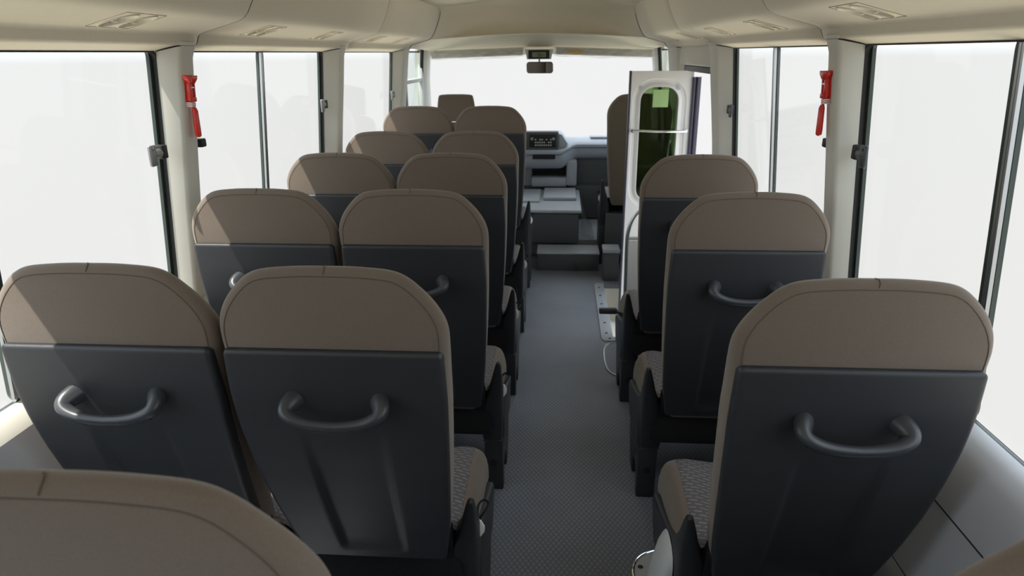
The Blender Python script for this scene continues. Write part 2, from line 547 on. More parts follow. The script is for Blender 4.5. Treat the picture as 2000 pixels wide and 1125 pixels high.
# ------------------------------------------------------------------ windows
def wpath(s, y0, y1, z0, z1, inset, off, rad=0.028):
    pts = []
    y0 += inset; y1 -= inset; z0 += inset; z1 -= inset
    for cy, cz, a0 in ((y1 - rad, z1 - rad, 0), (y0 + rad, z1 - rad, 90), (y0 + rad, z0 + rad, 180), (y1 - rad, z0 + rad, 270)):
        for k in range(7):
            a = math.radians(a0 + 15 * k)
            y, z = cy + rad * math.cos(a), cz + rad * math.sin(a)
            pts.append((gx(s, z, off), y, z))
    return pts

def window(name, s, y0, y1, mull, label, z0=SILL - 0.016, latch=None, z1=WTOP + 0.016, extra_latch=None, gl='glass'):
    root = empty(name, (gx(s, z0), (y0 + y1) / 2, z0), label, 'window', kind='structure')
    nn = Vector((s, 0, 0.0865)).normalized()
    sub(MB().strip(wpath(s, y0, y1, z0, WTOP + 0.0035 if gl == 'glass' else z1, 0.002, -0.008), 0.0045, 0.010, nn), 'rubber_gasket', 'black', root)
    ys = [y0 + 0.008] + ([mull] if mull else []) + [y1 - 0.008]
    for k, (a, b_) in enumerate(zip(ys[:-1], ys[1:])):
        oo = -0.006 if (k % 2 == 0) else -0.018
        sa = sub(MB().strip(wpath(s, a - (0.008 if k else 0), b_ + (0.008 if (mull and k == 0) else 0), z0, z1, 0.003, oo, 0.03), 0.0065, 0.005, nn), 'sash', 'sash', root)
        g = MB()
        q = [(gx(s, z, oo), y, z) for y, z in ((a, z0 + .012), (b_, z0 + .012), (b_, z1 - .012), (a, z1 - .012))]
        g.add(q + [(x + s * 0.004, y, z) for x, y, z in q], [(0, 1, 2, 3), (7, 6, 5, 4), (0, 4, 5, 1), (1, 5, 6, 2), (2, 6, 7, 3), (3, 7, 4, 0)])
        gp = sub(g, 'glass_pane', gl, root)
    if mull:
        st = MB()
        st.strip([(gx(s, z, -0.002), y, z) for y, z in ((mull - 0.016, z0 + .02), (mull - 0.007, z0 + .02), (mull - 0.007, z1 - .02), (mull - 0.016, z1 - .02))], 0.0035, 0.004, nn)
        sub(st, 'metal_strip', 'steel', root)
    for (ly, lz, big) in (latch or []):
        t = MB()
        x = gx(s, lz, 0.0)
        d = -s
        if big:
            # plate on the frame, arm and oval thumb pad
            t.box(min(x, x + d * 0.03), max(x, x + d * 0.03), ly + 0.045, ly + 0.075, lz - 0.018, lz + 0.022, 0.004)
            o1 = sub(t, 'latch', 'black', root)
            t = MB()
            t.tube([(x + d * 0.020, ly + 0.06, lz), (x + d * 0.024, ly + 0.035, lz + 0.001), (x + d * 0.028, ly + 0.006, lz)], [0.013, 0.014, 0.012], n=12, flat=(0.6, 1.0), upv=(0, 0, 1))
            t.box(min(x + d * 0.024, x + d * 0.034), max(x + d * 0.024, x + d * 0.034), ly - 0.020, ly + 0.012, lz - 0.031, lz + 0.029, 0.004, 3)
            t.disc((x + d * 0.034, ly - 0.004, lz + 0.018), (d, 0, 0), 0.005, 0.002, 10)
            sub(t, 'latch_pad', 'latchmetal' if s < 0 else 'plastic2', root)
        else:
            t.box(min(x, x + d * 0.03), max(x, x + d * 0.03), ly - 0.018, ly + 0.012, lz - 0.014, lz + 0.014, 0.005, 3)
            sub(t, 'latch', 'black', root)
    return root

window('window_1', -1, Y_REAR + 0.05, P1[0] + 0.006, 1.285, 'large window beside the nearest paired seats, latch pad at its front edge', latch=[(1.858, 1.335, True)])
window('window_2', -1, P1[1] - 0.006, P2[0] + 0.006, 2.70, 'middle window on the paired-seat side between two beige pillars', latch=[(2.150, 1.335, False), (3.31, 1.37, True)])
window('window_3', -1, P2[1] - 0.006, P3[0] + 0.006, None, 'foremost passenger window behind the driver', latch=[(4.74, 1.335, True)])
window('window_4', 1, Y_REAR + 0.05, P1[0] + 0.006, 1.33, 'large window beside the nearest single seat, dark latch at its front edge', latch=[(1.865, 1.335, True)])
window('window_5', 1, P1[1] - 0.006, 3.426, 2.79, 'window between the hammer pillar and the door pillar', latch=[(2.150, 1.335, False), (3.35, 1.335, True)])

# cab side walls, cab windows
for s, nm, lb, wn, wlab in ((-1, 'wall_cab_left', 'grey cab door inside beside the driver', 'window_6', 'driver side window with dark seal'),
                        (1, 'wall_cab_right', 'grey cab wall beside the front passenger', 'window_7', 'front passenger side window beyond the entrance door')):
    cb = MB()
    y0, y1 = 5.12, 6.3
    cb.grid([[(CX + s * 1.085, y, 0.98), (CX + s * 1.02, y, 0.98), (CX + s * 1.0, y, 0.94), (CX + s * 1.0, y, -0.1), (CX + s * 1.085, y, -0.1)] for y in (y0, y1)], closed=True)
    cb.box(min(gx(s, 1.3, -0.01), gx(s, 1.3, 0.05)), max(gx(s, 1.3, -0.01), gx(s, 1.3, 0.05)), 5.13, 5.16, 0.98, 1.66)
    tag(cb.build(nm, 'dash'), lb, 'wall', kind='structure')
    window(wn, s, 5.16, 5.98, None, wlab, z0=0.985, z1=1.625, gl='tealglass')
    # divider bar of the cab window
cbx = gx(-1, 1.40)
pb = MB().box(cbx - 0.01, cbx + 0.02, 5.18, 5.86, 1.385, 1.415, 0.004)
pb.box(cbx - 0.01, cbx + 0.025, 5.83, 5.87, 0.99, 1.61, 0.004)
wq = bpy.data.objects['window_6']
sub(pb, 'divider_bar', 'palegrey', wq)
# front posts either side of the windscreen
for s, nm, lb in ((-1, 'trim_10', 'beige windscreen post on the driver side'), (1, 'trim_11', 'beige windscreen post on the passenger side')):
    rows = []
    for z, y, h in ((0.85, 6.34, 0.995), (1.0, 6.28, 0.985), (1.2, 6.19, 0.972), (1.4, 6.10, 0.955), (1.55, 6.03, 0.93), (1.66, 5.98, 0.91)):
        rows.append([(CX + s * (h + 0.12), y - 0.20, z), (CX + s * (h + 0.06), y - 0.22, z), (CX + s * (h + 0.03), y - 0.16, z), (CX + s * (h + 0.02), y - 0.02, z), (CX + s * (h + 0.03), y + 0.03, z), (CX + s * (h + 0.12), y + 0.02, z)])
    po = tag(MB().grid(rows, closed=True).build(nm, 'pillar', ang=50), lb, 'pillar', kind='structure')
    MB().tube([Vector(r_[1]) + Vector((0, 0.01, 0)) for r_ in rows], 0.016, n=8).build('seal', 'black', po)
# windscreen
wsr = empty('window_8', (CX, 6.3, 0.86), 'broad front windscreen above the dashboard', 'window', kind='structure')
def wsp(u, v): return (CX + u * (1.05 - 0.075 * v), 6.40 - 0.35 * v - 0.04 * u * u, 0.84 + 0.78 * v)
g = MB().grid([[wsp(i / 8 - 1, v / 6) for i in range(17)] for v in range(7)])
sub(g, 'glass_pane', 'glass', wsr)
path = [wsp(i / 8 - 1, 0) for i in range(17)] + [wsp(1, v / 6) for v in range(1, 7)] + [wsp(1 - i / 8, 1) for i in range(1, 17)] + [wsp(-1, 1 - v / 6) for v in range(1, 6)]
sub(MB().tube(path, 0.014, n=8, closed=True), 'rubber_gasket', 'black', wsr)
# nose below the windscreen
tag(MB().box(CX - 1.08, CX + 1.08, 6.40, 6.45, -0.3, 0.84).build('wall_front', 'dashdark'), 'dark bulkhead below the windscreen', 'wall', kind='structure')

# ------------------------------------------------------------------ passenger seats
# seat space: x across, y forward from the rear edge of the panel's top, z up from the floor
def dyc(z):
    K = [(0.30, 0.225), (0.36, 0.198), (0.42, 0.170), (0.50, 0.137), (0.60, 0.100), (0.70, 0.066), (0.80, 0.038), (0.88, 0.020), (0.97, 0.007), (1.06, 0.0), (1.15, -0.006), (1.25, -0.014), (1.4, -0.024)]
    for (a, fa), (b_, fb_) in zip(K[:-1], K[1:]):
        if z <= b_: return fa + (fb_ - fa) * (z - a) / (b_ - a)
    return K[-1][1]

BACK_OUT = [(0.160, 0.400), (0.178, 0.47), (0.197, 0.60), (0.212, 0.75), (0.221, 0.88), (0.226, 1.0), (0.229, 1.07), (0.228, 1.102), (0.221, 1.129), (0.206, 1.158), (0.184, 1.186),
            (0.156, 1.211), (0.124, 1.224), (0.07, 1.2295), (0.03, 1.231)]
PANEL_OUT = [(0.172, 0.420), (0.183, 0.48), (0.197, 0.58), (0.208, 0.70), (0.216, 0.82), (0.221, 0.93), (0.2205, 1.0), (0.219, 1.048)]

def offset(half, d):
    """inset a right-half outline (bottom to top) by d"""
    out = []
    n = len(half)
    for i in range(n):
        a = half[max(0, i - 1)]; b_ = half[min(n - 1, i + 1)]
        t = Vector((b_[0] - a[0], b_[1] - a[1]))
        if i == n - 1: t = Vector((-1, 0))
        t.normalize()
        nn = Vector((-t.y, t.x))
        x = half[i][0] + nn.x * d
        z = half[i][1] + nn.y * d
        if i == 0: z = half[0][1]
        out.append((max(0.004, x), z))
    return out

def slab(half, rings, thick, z_shift=0.0, fy=dyc):
    """rounded slab from an outline; rings = (inset, depth fraction)"""
    mb = MB()
    rows = []
    for ins, fr in rings:
        q = offset(half, ins)
        loop = []
        for x, z in q: loop.append((x, fy(z) + fr * thick(z), z + z_shift))
        for x, z in reversed(q): loop.append((-x, fy(z) + fr * thick(z), z + z_shift))
        rows.append(loop)
    o = len(mb.v)
    mb.grid(rows, closed=True)
    n = len(rows[0])
    for base in (0, (len(rows) - 1) * n):
        for i in range(n // 2 - 1):
            a, b_ = i, i + 1
            c, d = n - 2 - i, n - 1 - i
            mb.f.append((o + base + a, o + base + b_, o + base + c, o + base + d))
    return mb

BACK_D = catmull(BACK_OUT, 4)
def thick_back(z): return 0.125 - 0.082 * smooth(0.90, 1.21, z)
RINGS = [(0.021, 0.0), (0.013, 0.035), (0.006, 0.11), (0.001, 0.24), (0.0, 0.40), (0.002, 0.58), (0.008, 0.76), (0.020, 0.90), (0.045, 0.99), (0.075, 1.0)]

def backrest_mesh(rs=0.0): return slab(BACK_D, RINGS, thick_back, rs)

def seam_mesh(rs=0.0):
    q = [p for p in offset(BACK_D, 0.0165) if p[1] > 1.045]
    pts = [(x, dyc(z) + 0.0010, z + rs) for x, z in q] + [(-x, dyc(z) + 0.0010, z + rs) for x, z in reversed(q)]
    mb = MB().tube(pts, 0.0011, n=6)
    pl = []
    for ins, fr in RINGS[1:5]:
        z = offset(BACK_D, ins)[-1][1]
        pl.append((0.004 * math.sin(fr * 9), dyc(z) + fr * thick_back(z) - 0.0003, z + 0.0006 + rs))
    return mb.tube(pl, 0.0009, n=6)

def panel_mesh(rs=0.0):
    half = catmull(PANEL_OUT, 5)
    # rows by height, extra rows at the top for the rolled edge
    zs = [z for x, z in half]
    hx = [x for x, z in half]
    ztop = 1.0615
    ztail = [1.052, 1.0555, 1.0585, 1.0605, ztop]
    wtail = [0.2185, 0.2172, 0.2150, 0.2115, 0.2085]
    zs = zs + ztail; hx = hx + wtail
    R = 0.009
    def height(d):
        if d >= R: return 0.0
        return -(R - math.sqrt(max(0, R * R - (R - d) ** 2)))
    def nrec(x, z):
        if not 0.44 < z < 0.95: return 0
        hw = 0.079 + (z - 0.45) / 0.41 * 0.008
        side = 1 - smooth(hw - 0.010, hw + 0.004, abs(x))
        top = 1 - smooth(0.66, 0.93, z)
        bot = smooth(0.452, 0.472, z)
        return -0.013 * side * top * bot
    ds = [0, 0.0015, 0.004, 0.008, 0.0125, 0.02]
    rows = []
    NC = 44
    for x_e, z in zip(hx, zs):
        cols = [-x_e + d for d in ds]
        inn = x_e - 0.02
        cols += [-inn + 2 * inn * k / NC for k in range(1, NC)]
        cols += [x_e - d for d in reversed(ds)]
        row = []
        for x in cols:
            d = min(x_e - abs(x), ztop - z + 0.0)
            n = 0.014 + height(max(0, d)) + nrec(x, z)
            row.append((x, dyc(z) - n, z + rs))
        rows.append(row)
    # skirts folded towards the cushion
    mb = MB()
    full = []
    for row, z in zip(rows, zs):
        a, c = row[0], row[-1]
        full.append([(a[0] + 0.004, a[1] + 0.028, a[2])] + [(a[0] - 0.0005, a[1] + 0.012, a[2])] + row + [(c[0] + 0.0005, c[1] + 0.012, c[2]), (c[0] - 0.004, c[1] + 0.028, c[2])])
    mb.grid(full)
    t = full[-1]
    mb.grid([t, [(x, y + 0.02, z) for x, y, z in t]])
    t = full[0]
    mb.grid([[(x, y + 0.045, z + 0.004) for x, y, z in t], t])
    return mb

def handle_mesh(rs=0.0):
    def P(x, n, z): return (x, dyc(z) - 0.014 - n, z + rs)
    half = [(-0.085, -0.008, 0.950), (-0.0905, 0.008, 0.948), (-0.0950, 0.022, 0.943), (-0.0925, 0.033, 0.9355), (-0.080, 0.040, 0.9285), (-0.058, 0.0445, 0.922), (-0.03, 0.047, 0.918), (0, 0.048, 0.9165)]
    rad = [0.0230, 0.0215, 0.0198, 0.0182, 0.0160, 0.0135, 0.0120, 0.0114]
    h = catmull([(*p, r) for p, r in zip(half, rad)], 4)
    full = h + [(-x, n, z, r) for x, n, z, r in reversed(h[:-1])]
    return MB().tube([P(x, n, z) for x, n, z, r in full], [r for *_, r in full], n=16, flat=(1.0, 0.80), upv=(0, -1, 0))

def grip_mesh(rs=0.0):
    def P(x, n, z): return (x, dyc(z) - 0.014 - n, z + rs)
    half = [(-0.090, 0.0420, 0.9225), (-0.070, 0.0475, 0.9165), (-0.035, 0.0515, 0.9110), (0, 0.0525, 0.9095)]
    h = catmull(half, 5)
    full = h + [(-x, n, z) for x, n, z in reversed(h[:-1])]
    return MB().tube([P(*p) for p in full], 0.0068, n=10, flat=(1.0, 0.8), upv=(0, -1, 0))

def cushion_profile(y):
    f = smooth(0.55, 0.665, y)
    top = 0.442 + 0.025 * smooth(0.15, 0.5, y) - 0.055 * f * f
    shrink = 0.012 * f
    return top, shrink
def cushion_parts(rs=0.0):
    ys = [0.235, 0.24, 0.25, 0.28, 0.35, 0.43, 0.50, 0.55, 0.59, 0.62, 0.64, 0.655, 0.664]
    sec_top = [(-0.195, -0.006), (-0.189, -0.001), (-0.16, 0.002), (-0.10, -0.006), (0, -0.010), (0.10, -0.006), (0.16, 0.002), (0.189, -0.001), (0.195, -0.006)]
    sec_r = [(0.194, -0.004), (0.204, -0.009), (0.213, -0.018), (0.222, -0.038), (0.2275, -0.070), (0.228, -0.11), (0.224, -0.15), (0.216, -0.175)]
    a = MB(); b_ = MB(); c_ = MB()
    rows = []; rr = []; rl = []
    for y in ys:
        t, sh = cushion_profile(y)
        rows.append([(x * (1 - sh), y, t + dz + rs) for x, dz in sec_top])
        rr.append([(x * (1 - sh), y, max(0.285, t + dz) + rs) for x, dz in sec_r])
        rl.append([(-x * (1 - sh), y, max(0.285, t + dz) + rs) for x, dz in sec_r])
    tl = [(x * 0.985, 0.672, z - 0.03) for x, y, z in rows[-1]]
    a.grid(rows + [tl])
    a.grid([tl, [(x, 0.655, 0.29 + rs) for x, y, z in tl]])
    b_.grid(rr); c_.grid(rl)
    e = rr[-1]; b_.grid([e, [(x * 0.97, 0.67, z - 0.01) for x, y, z in e], [(x * 0.8, 0.668, z - 0.02) for x, y, z in e]])
    e = rl[-1]; c_.grid([e, [(x * 0.97, 0.67, z - 0.01) for x, y, z in e], [(x * 0.8, 0.668, z - 0.02) for x, y, z in e]])
    return a, b_, c_

def side_cover_mesh(s, rs=0.0):
    mb = MB()
    # rear cover: stout at the joint, drawn up into a pointed horn beside the backrest
    sec = [(0.226, 0.166, 0.238, 0.247, 0.36), (0.236, 0.163, 0.241, 0.243, 0.365), (0.31, 0.166, 0.244, 0.226, 0.36), (0.37, 0.170, 0.246, 0.208, 0.345), (0.42, 0.178, 0.247, 0.193, 0.315),
           (0.455, 0.192, 0.248, 0.183, 0.275), (0.50, 0.207, 0.248, 0.172, 0.232), (0.55, 0.219, 0.2475, 0.161, 0.200), (0.580, 0.227, 0.2465, 0.155, 0.182), (0.592, 0.231, 0.245, 0.153, 0.174), (0.597, 0.234, 0.242, 0.156, 0.168)]
    rows = []
    for z, xi, xo, ya, yb in sec:
        cx_, cy_, w_, d_ = (xi + xo) / 2, (ya + yb) / 2, (xo - xi) / 2, (yb - ya) / 2
        row = []
        for k in range(20):
            t = 2 * math.pi * k / 20
            c, n = math.cos(t), math.sin(t)
            e = 0.42
            row.append((s * (cx_ + w_ * math.copysign(abs(c) ** e, c)), cy_ + d_ * math.copysign(abs(n) ** e, n), z + rs))
        rows.append(row)
    mb.grid(rows, closed=True)
    o = len(mb.v) - 20
    mb.f.append(tuple(range(o, o + 20)))
    mb.f.append(tuple(range(o - 20 * (len(sec) - 1), o - 20 * (len(sec) - 2))))
    # wing running forward under the cushion's edge
    prof = [(0.27, 0.418), (0.300, 0.415), (0.335, 0.398), (0.42, 0.365), (0.55, 0.330), (0.625, 0.315), (0.638, 0.290), (0.600, 0.225), (0.560, 0.185), (0.40, 0.205), (0.27, 0.228)]
    x0, x1 = sorted((s * 0.214, s * 0.246))
    mb.prism([(y, z + rs) for y, z in prof], x0, x1, 'x', 0.009, 3)
    return mb

def leg_mesh(s, rs=0.0):
    pr = [(0.252, 0.226 + rs), (0.40, 0.200 + rs), (0.562, 0.180 + rs), (0.545, 0.11), (0.485, 0.0), (0.425, 0.0), (0.405, 0.085), (0.345, 0.105), (0.312, 0.08), (0.300, 0.0), (0.260, 0.0)]
    x0, x1 = sorted((s * 0.172, s * 0.241))
    return MB().prism(pr, x0, x1, 'x', 0.006, 2)

def post_mesh(s, rs=0.0):
    pr = [(0.28, 0.30 + rs), (0.54, 0.30 + rs), (0.50, 0.0), (0.30, 0.0)]
    x0, x1 = sorted((s * 0.165, s * 0.205))
    return MB().prism(pr, x0, x1, 'x', 0.006, 2)

def frame_mesh(s, rs=0.0):
    mb = MB().box(-0.205, 0.205, 0.205, 0.60, 0.275 + rs, 0.405 + rs, 0.01)
    x0, x1 = sorted((s * 0.14, s * 0.185))
    mb.prism([(0.172, 0.47 + rs), (0.20, 0.50 + rs), (0.30, 0.30 + rs), (0.235, 0.30 + rs)], x0, x1, 'x', 0.004)
    return mb

def bolt_hole_mesh(s, rs=0.0):
    b_ = MB()
    b_.disc((s * 0.206, 0.2555, 0.125), (0, -1, 0), 0.013, 0.0035, 16)
    return b_
def joint_mesh(s, rs=0.0):
    return MB().tube([(s * 0.168, 0.2500, 0.226 + rs), (s * 0.238, 0.2500, 0.226 + rs)], 0.0032, n=8)
def screw_hole_mesh(s, rs=0.0):
    return MB().disc((s * 0.200, 0.2295, 0.315 + rs), (0, -1, 0.25), 0.009, 0.006, 14)

def tag_mesh(s, rs=0.0):
    half = [(0.222, 0.478), (0.238, 0.474), (0.252, 0.462), (0.260, 0.446), (0.259, 0.430), (0.250, 0.416), (0.237, 0.404), (0.230, 0.395), (0.224, 0.42)]
    return MB().prism([(s * x, z + rs) for x, z in half], 0.249, 0.255, 'y', 0.002)

def strap_mesh(s, rs=0.0):
    b_ = MB()
    pts = [(s * 0.232, 0.30, 0.425), (s * 0.236, 0.315, 0.462), (s * 0.250, 0.325, 0.472), (s * 0.262, 0.322, 0.464), (s * 0.254, 0.312, 0.448), (s * 0.238, 0.305, 0.425)]
    b_.tube([(x, y, z + rs) for x, y, z in catmull(pts, 4)], 0.010, n=8, flat=(0.18, 1.0), upv=(0, 0.2, 1))
    return b_

def buckle_mesh(s, rs=0.0):
    b_ = MB()
    b_.tube([(s * 0.23, 0.31, 0.42 + rs), (s * 0.255, 0.295, 0.452 + rs), (s * 0.275, 0.29, 0.462 + rs)], 0.009, n=8)
    b_.box(*sorted((s * 0.270, s * 0.355)), 0.278, 0.302, 0.450 + rs, 0.478 + rs, 0.006, 3)
    return b_

MESH = {}
def part(key, fn, name, m, parent, ang=38):
    if key in MESH:
        o = MESH[key].copy()
        o.name = name
        COL.objects.link(o)
        o.parent = parent
    else:
        o = fn().build(name, m, parent, ang)
        MESH[key] = o
    return o

SHIFT = 0.36        # empty stands under the cushion, not under the panel
def seat(x, y, s, label, rs=0.0, buckle='tag', name='passenger_seat', group=None, has_side=True):
    root = empty(name, (x, y + SHIFT, 0), label, 'seat', group)
    k = ('%.3f' % rs)
    def pt(key, fn, nm, m, par, ang=38):
        o = part(key + k, fn, nm, m, par, ang)
        o.location = (0, -SHIFT, 0) if par is root else (0, 0, 0)
        return o
    bk = pt('back', lambda: backrest_mesh(rs), 'backrest', 'fabric', root, 60)
    pt('seam', lambda: seam_mesh(rs), 'piping', 'seam', bk)
    pn = pt('panel', lambda: panel_mesh(rs), 'back_panel', 'plastic', root, 50)
    hn = pt('handle', lambda: handle_mesh(rs), 'handle', 'plastic2', pn)
    pt('grip', lambda: grip_mesh(rs), 'grip_inlay', 'plastic', pn)
    cu = pt('cush', lambda: cushion_parts(rs)[0], 'seat_cushion', 'dashes', root, 60)
    pt('skirt', lambda: cushion_parts(rs)[1], 'cushion_skirt', 'fabric', cu, 60)
    pt('skirtl', lambda: cushion_parts(rs)[2], 'cushion_skirt', 'fabric', cu, 60)
    pt('frame%d' % s, lambda: frame_mesh(s, rs), 'seat_frame', 'carpet', root)
    pt('post%d' % s, lambda: post_mesh(-s, rs), 'leg', 'black', root)
    if has_side:
        sc_ = pt('cover%d' % s, lambda: side_cover_mesh(s, rs), 'side_cover', 'plastic', root, 40)
        pt('screw_hole%d' % s, lambda: screw_hole_mesh(s, rs), 'screw', 'black', sc_)  # black disc stands in for the shade inside a screw hole
        pt('joint%d' % s, lambda: joint_mesh(s, rs), 'joint_highlight', 'plastic2', sc_)  # lighter bead added to imitate the highlight along the joint
        lg = pt('leg%d' % s, lambda: leg_mesh(s, rs), 'leg', 'plastic', root, 40)
        pt('bolt_hole%d' % s, lambda: bolt_hole_mesh(s, rs), 'bolt_hole', 'black', lg)  # black disc, its colour imitates the shaded recess of a bolt hole
        if buckle in ('tag', 'tagstrap'):
            bu = pt('strap%d' % s, lambda: strap_mesh(s, rs), 'belt_strap', 'plastic2', root)
            pt('tag%d' % s, lambda: tag_mesh(s, rs), 'belt_tag', 'whitetag', bu)
        if buckle == 'buckle':
            pt('buckle%d' % s, lambda: buckle_mesh(s, rs), 'belt_buckle', 'plastic2', root)
    else:
        pt('post%d' % -s, lambda: post_mesh(s, rs), 'leg', 'black', root)
    return root

XL, XM, XR = -0.9021, -0.4386, 0.5518
YL = [1.1547, 1.904, 2.6569, 3.4395, 4.2559]
YR = [1.1249, 1.8869, 2.6219]
GL, GM, GR = 'window seats along the paired side', 'aisle seats of the paired side', 'single seats along the other side'
order = ['nearest whole', 'second', 'third', 'fourth', 'foremost']
for i, y in enumerate(YL):
    rs = 0.066 if i == 4 else 0.0
    seat(XL, y, 1, ['window seat of the nearest whole pair, its handle in full view by the large window',
                    'window seat of the second pair, handle half hidden, beside the sunlit hammer pillar',
                    'window seat of the third whole pair, its top just below the second beige pillar',
                    'window seat of the fourth whole pair, its top against the foremost passenger window',
                    'window seat of the foremost pair, right behind the driver headrest'][i], rs, None, group=GL, has_side=False)
    seat(XM, y, 1, ['aisle seat of the nearest whole pair, full back panel with handle, white belt tag',
                    'aisle seat of the second pair, handle partly behind the nearest aisle seat',
                    'aisle seat of the third whole pair, directly in front of the second pair',
                    'aisle seat of the fourth whole pair, directly behind the foremost aisle seat',
                    'aisle seat of the foremost pair, beside the radio console'][i], rs, 'tag', group=GM)
seat(XM, 0.452, 1, 'blurred brown seat top cropped by the bottom corner, closest to the camera', 0.036, 'tag', group=GM)
for i, y in enumerate(YR):
    seat(XR, y, -1, ['nearest whole single seat, complete back panel and handle beside the large window',
                     'middle single seat, handle partly hidden by the nearest single seat',
                     'foremost single seat, in front of the open entrance door'][i], 0.0, [None, None, 'buckle'][i], group=GR)
seat(XR, 0.446, -1, 'single seat of which only a brown shoulder shows in the bottom corner', 0.036, None, group=GR)

# ------------------------------------------------------------------ cab seats
def cab_seat(name, x, y, label, rs, headrest, s):
    root = empty(name, (x, y + SHIFT, 0.0), label, 'seat')
    def put(mb, nm, m, par=None, ang=50):
        o = mb.build(nm, m, par or root, ang)
        if par is None: o.location = (0, -SHIFT, 0)
        return o
    if headrest:
        half = catmull([(0.19, 0.42), (0.22, 0.6), (0.235, 0.85), (0.23, 1.0), (0.19, 1.055), (0.1, 1.065), (0.03, 1.066)], 4)
    else:
        half = BACK_D
    bk = put(slab(half, RINGS, lambda z: 0.12, rs), 'backrest', 'fabric')
    if headrest:
        hr = catmull([(0.152, 1.075), (0.150, 1.12), (0.142, 1.20), (0.132, 1.255), (0.118, 1.270), (0.07, 1.275), (0.03, 1.276)], 4)
        put(slab(hr, RINGS, lambda z: 0.085, rs), 'headrest', 'fabric')
        p_ = MB()
        for q in (-0.06, 0.06): p_.tube([(q, dyc(1.05) + 0.05, 1.02 + rs), (q, dyc(1.12) + 0.045, 1.12 + rs)], 0.007, n=8)
        put(p_, 'headrest_post', 'chrome')
    a, b_, c_ = cushion_parts(rs)
    cu = put(a, 'seat_cushion', 'fabric')
    b_.build('cushion_skirt', 'fabric', cu, 60)
    c_.build('cushion_skirt', 'fabric', cu, 60)
    put(MB().box(-0.2, 0.2, 0.2, 0.6, 0.14, 0.33 + rs, 0.01), 'seat_base', 'dashdark')
    if not headrest:
        sc_ = put(side_cover_mesh(s, rs), 'side_cover', 'plastic')
        put(leg_mesh(s, rs), 'leg', 'plastic')
        tg = put(strap_mesh(s, rs), 'belt_strap', 'plastic2')
        tag_mesh(s, rs).build('belt_tag', 'whitetag', tg)
    return root
cab_seat('driver_seat', -0.792, 5.17, 'driver seat whose separate brown headrest shows above the foremost seats', 0.04, True, 1)
cab_seat('front_passenger_seat', 0.565, 4.86, 'front passenger seat half hidden behind the open white door', 0.10, False, -1)

# ------------------------------------------------------------------ cab furniture
# platform, step, engine cover
pf = MB().box(CX - 1.0, CX + 1.0, 5.35, 6.40, -0.03, 0.14, 0.006)
tag(pf.build('trim_12', 'dash'), 'raised grey cab floor platform under the front seats', 'platform', kind='structure')
st = empty('step_box', (0.08, 5.1, 0), 'low grey step box on the floor at the front end of the aisle', 'step')
sub(MB().box(-0.158, 0.318, 4.935, 5.165, 0.0, 0.134, 0.006), 'riser_box', 'dashdark', st)
sub(MB().box(-0.162, 0.322, 4.925, 5.168, 0.1345, 0.146, 0.004), 'tread', 'dash', st)
sub(MB().box(0.13, 0.17, 4.925, 4.936, 0.02, 0.05, 0.003).disc((-0.125, 4.934, 0.03), (0, -1, 0), 0.012, 0.006, 12), 'catch', 'plastic2', st)
eg = empty('engine_cover', (-0.2, 5.75, 0.14), 'grey engine cover with ridged top between the front seats', 'engine cover')
rows = []
b = MB().prism([(5.36, 0.141), (5.34, 0.30), (5.335, 0.395), (5.36, 0.40), (6.0, 0.40), (6.0, 0.141)], -0.535, 0.165, 'x', 0.02, 3)
sub(b, 'body', 'dashdark', eg)
b = MB().prism([(5.13, 0.385), (5.12, 0.40), (5.13, 0.425), (5.33, 0.43), (5.345, 0.415), (5.345, 0.385)], -0.60, 0.185, 'x', 0.008, 3)
lid = MB().box(-0.54, 0.185, 5.16, 6.0, 0.402, 0.430, 0.012, 3)
sub(lid, 'lid', 'dash', eg)
sub(MB().box(-0.53, -0.16, 5.44, 5.95, 0.431, 0.445, 0.006).box(-0.13, 0.15, 5.52, 5.95, 0.431, 0.458, 0.008), 'raised_pad', 'dash', eg)
sub(MB().prism([(5.20, 0.141), (5.175, 0.400), (5.37, 0.400), (5.37, 0.141)], -0.535, 0.165, 'x', 0.015, 3), 'front_panel', 'dashdark', eg)
# crumpled plastic sheet covering the cab floor beside the engine cover
rows = []
random.seed(4)
for i in range(9):
    rows.append([(0.192 + 0.018 * j, 5.30 + 0.07 * i, 0.146 + (0.27 * (1 - j / 6) ** 2 if i > 2 else 0.05 * (1 - j / 6) ** 2) * 1.0 + random.uniform(0, 0.02)) for j in range(7)])
tag(MB().grid(rows).build('plastic_sheet', 'film', ang=180), 'crumpled clear plastic sheet beside the engine cover', 'plastic sheet')

# dashboard
db = empty('dashboard', (-0.15, 6.1, 0.5), 'grey dashboard with radio console and shelf under the windscreen', 'dashboard')
def dsec(x):
    # front edge y and top z along the width
    if x < -0.01: f = 0.0
    else: f = smooth(0.0, 0.16, x)
    yf = 5.86 + 0.14 * f
    zf = 0.790 + 0.045 * f
    return yf, zf
rows = []
xs = [-1.16, -0.8, -0.5, -0.3, -0.1, -0.01] + [0.02 * i for i in range(1, 10)] + [0.25, 0.4, 0.6, 0.80]
for x in xs:
    yf, zf = dsec(x)
    rows.append([(x, 6.39, 0.845), (x, 6.32, 0.868), (x, 6.2, 0.868), (x, yf + 0.06, zf + 0.02), (x, yf + 0.02, zf + 0.012), (x, yf, zf), (x, yf + 0.002, zf - 0.02), (x, yf + 0.03, zf - 0.032)])
sub(MB().grid(rows), 'top_pad', 'dash', db, ang=50)
rows = []
for x in xs:
    yf, zf = dsec(x)
    lo = 0.115 - 0.02 * smooth(0.0, 0.16, x)
    rows.append([(x, yf + 0.03, zf - 0.030), (x, yf + 0.025, zf - 0.06), (x, yf + 0.045, zf - lo - 0.02), (x, yf + 0.09, zf - lo - 0.045), (x, yf + 0.2, zf - lo - 0.05)])
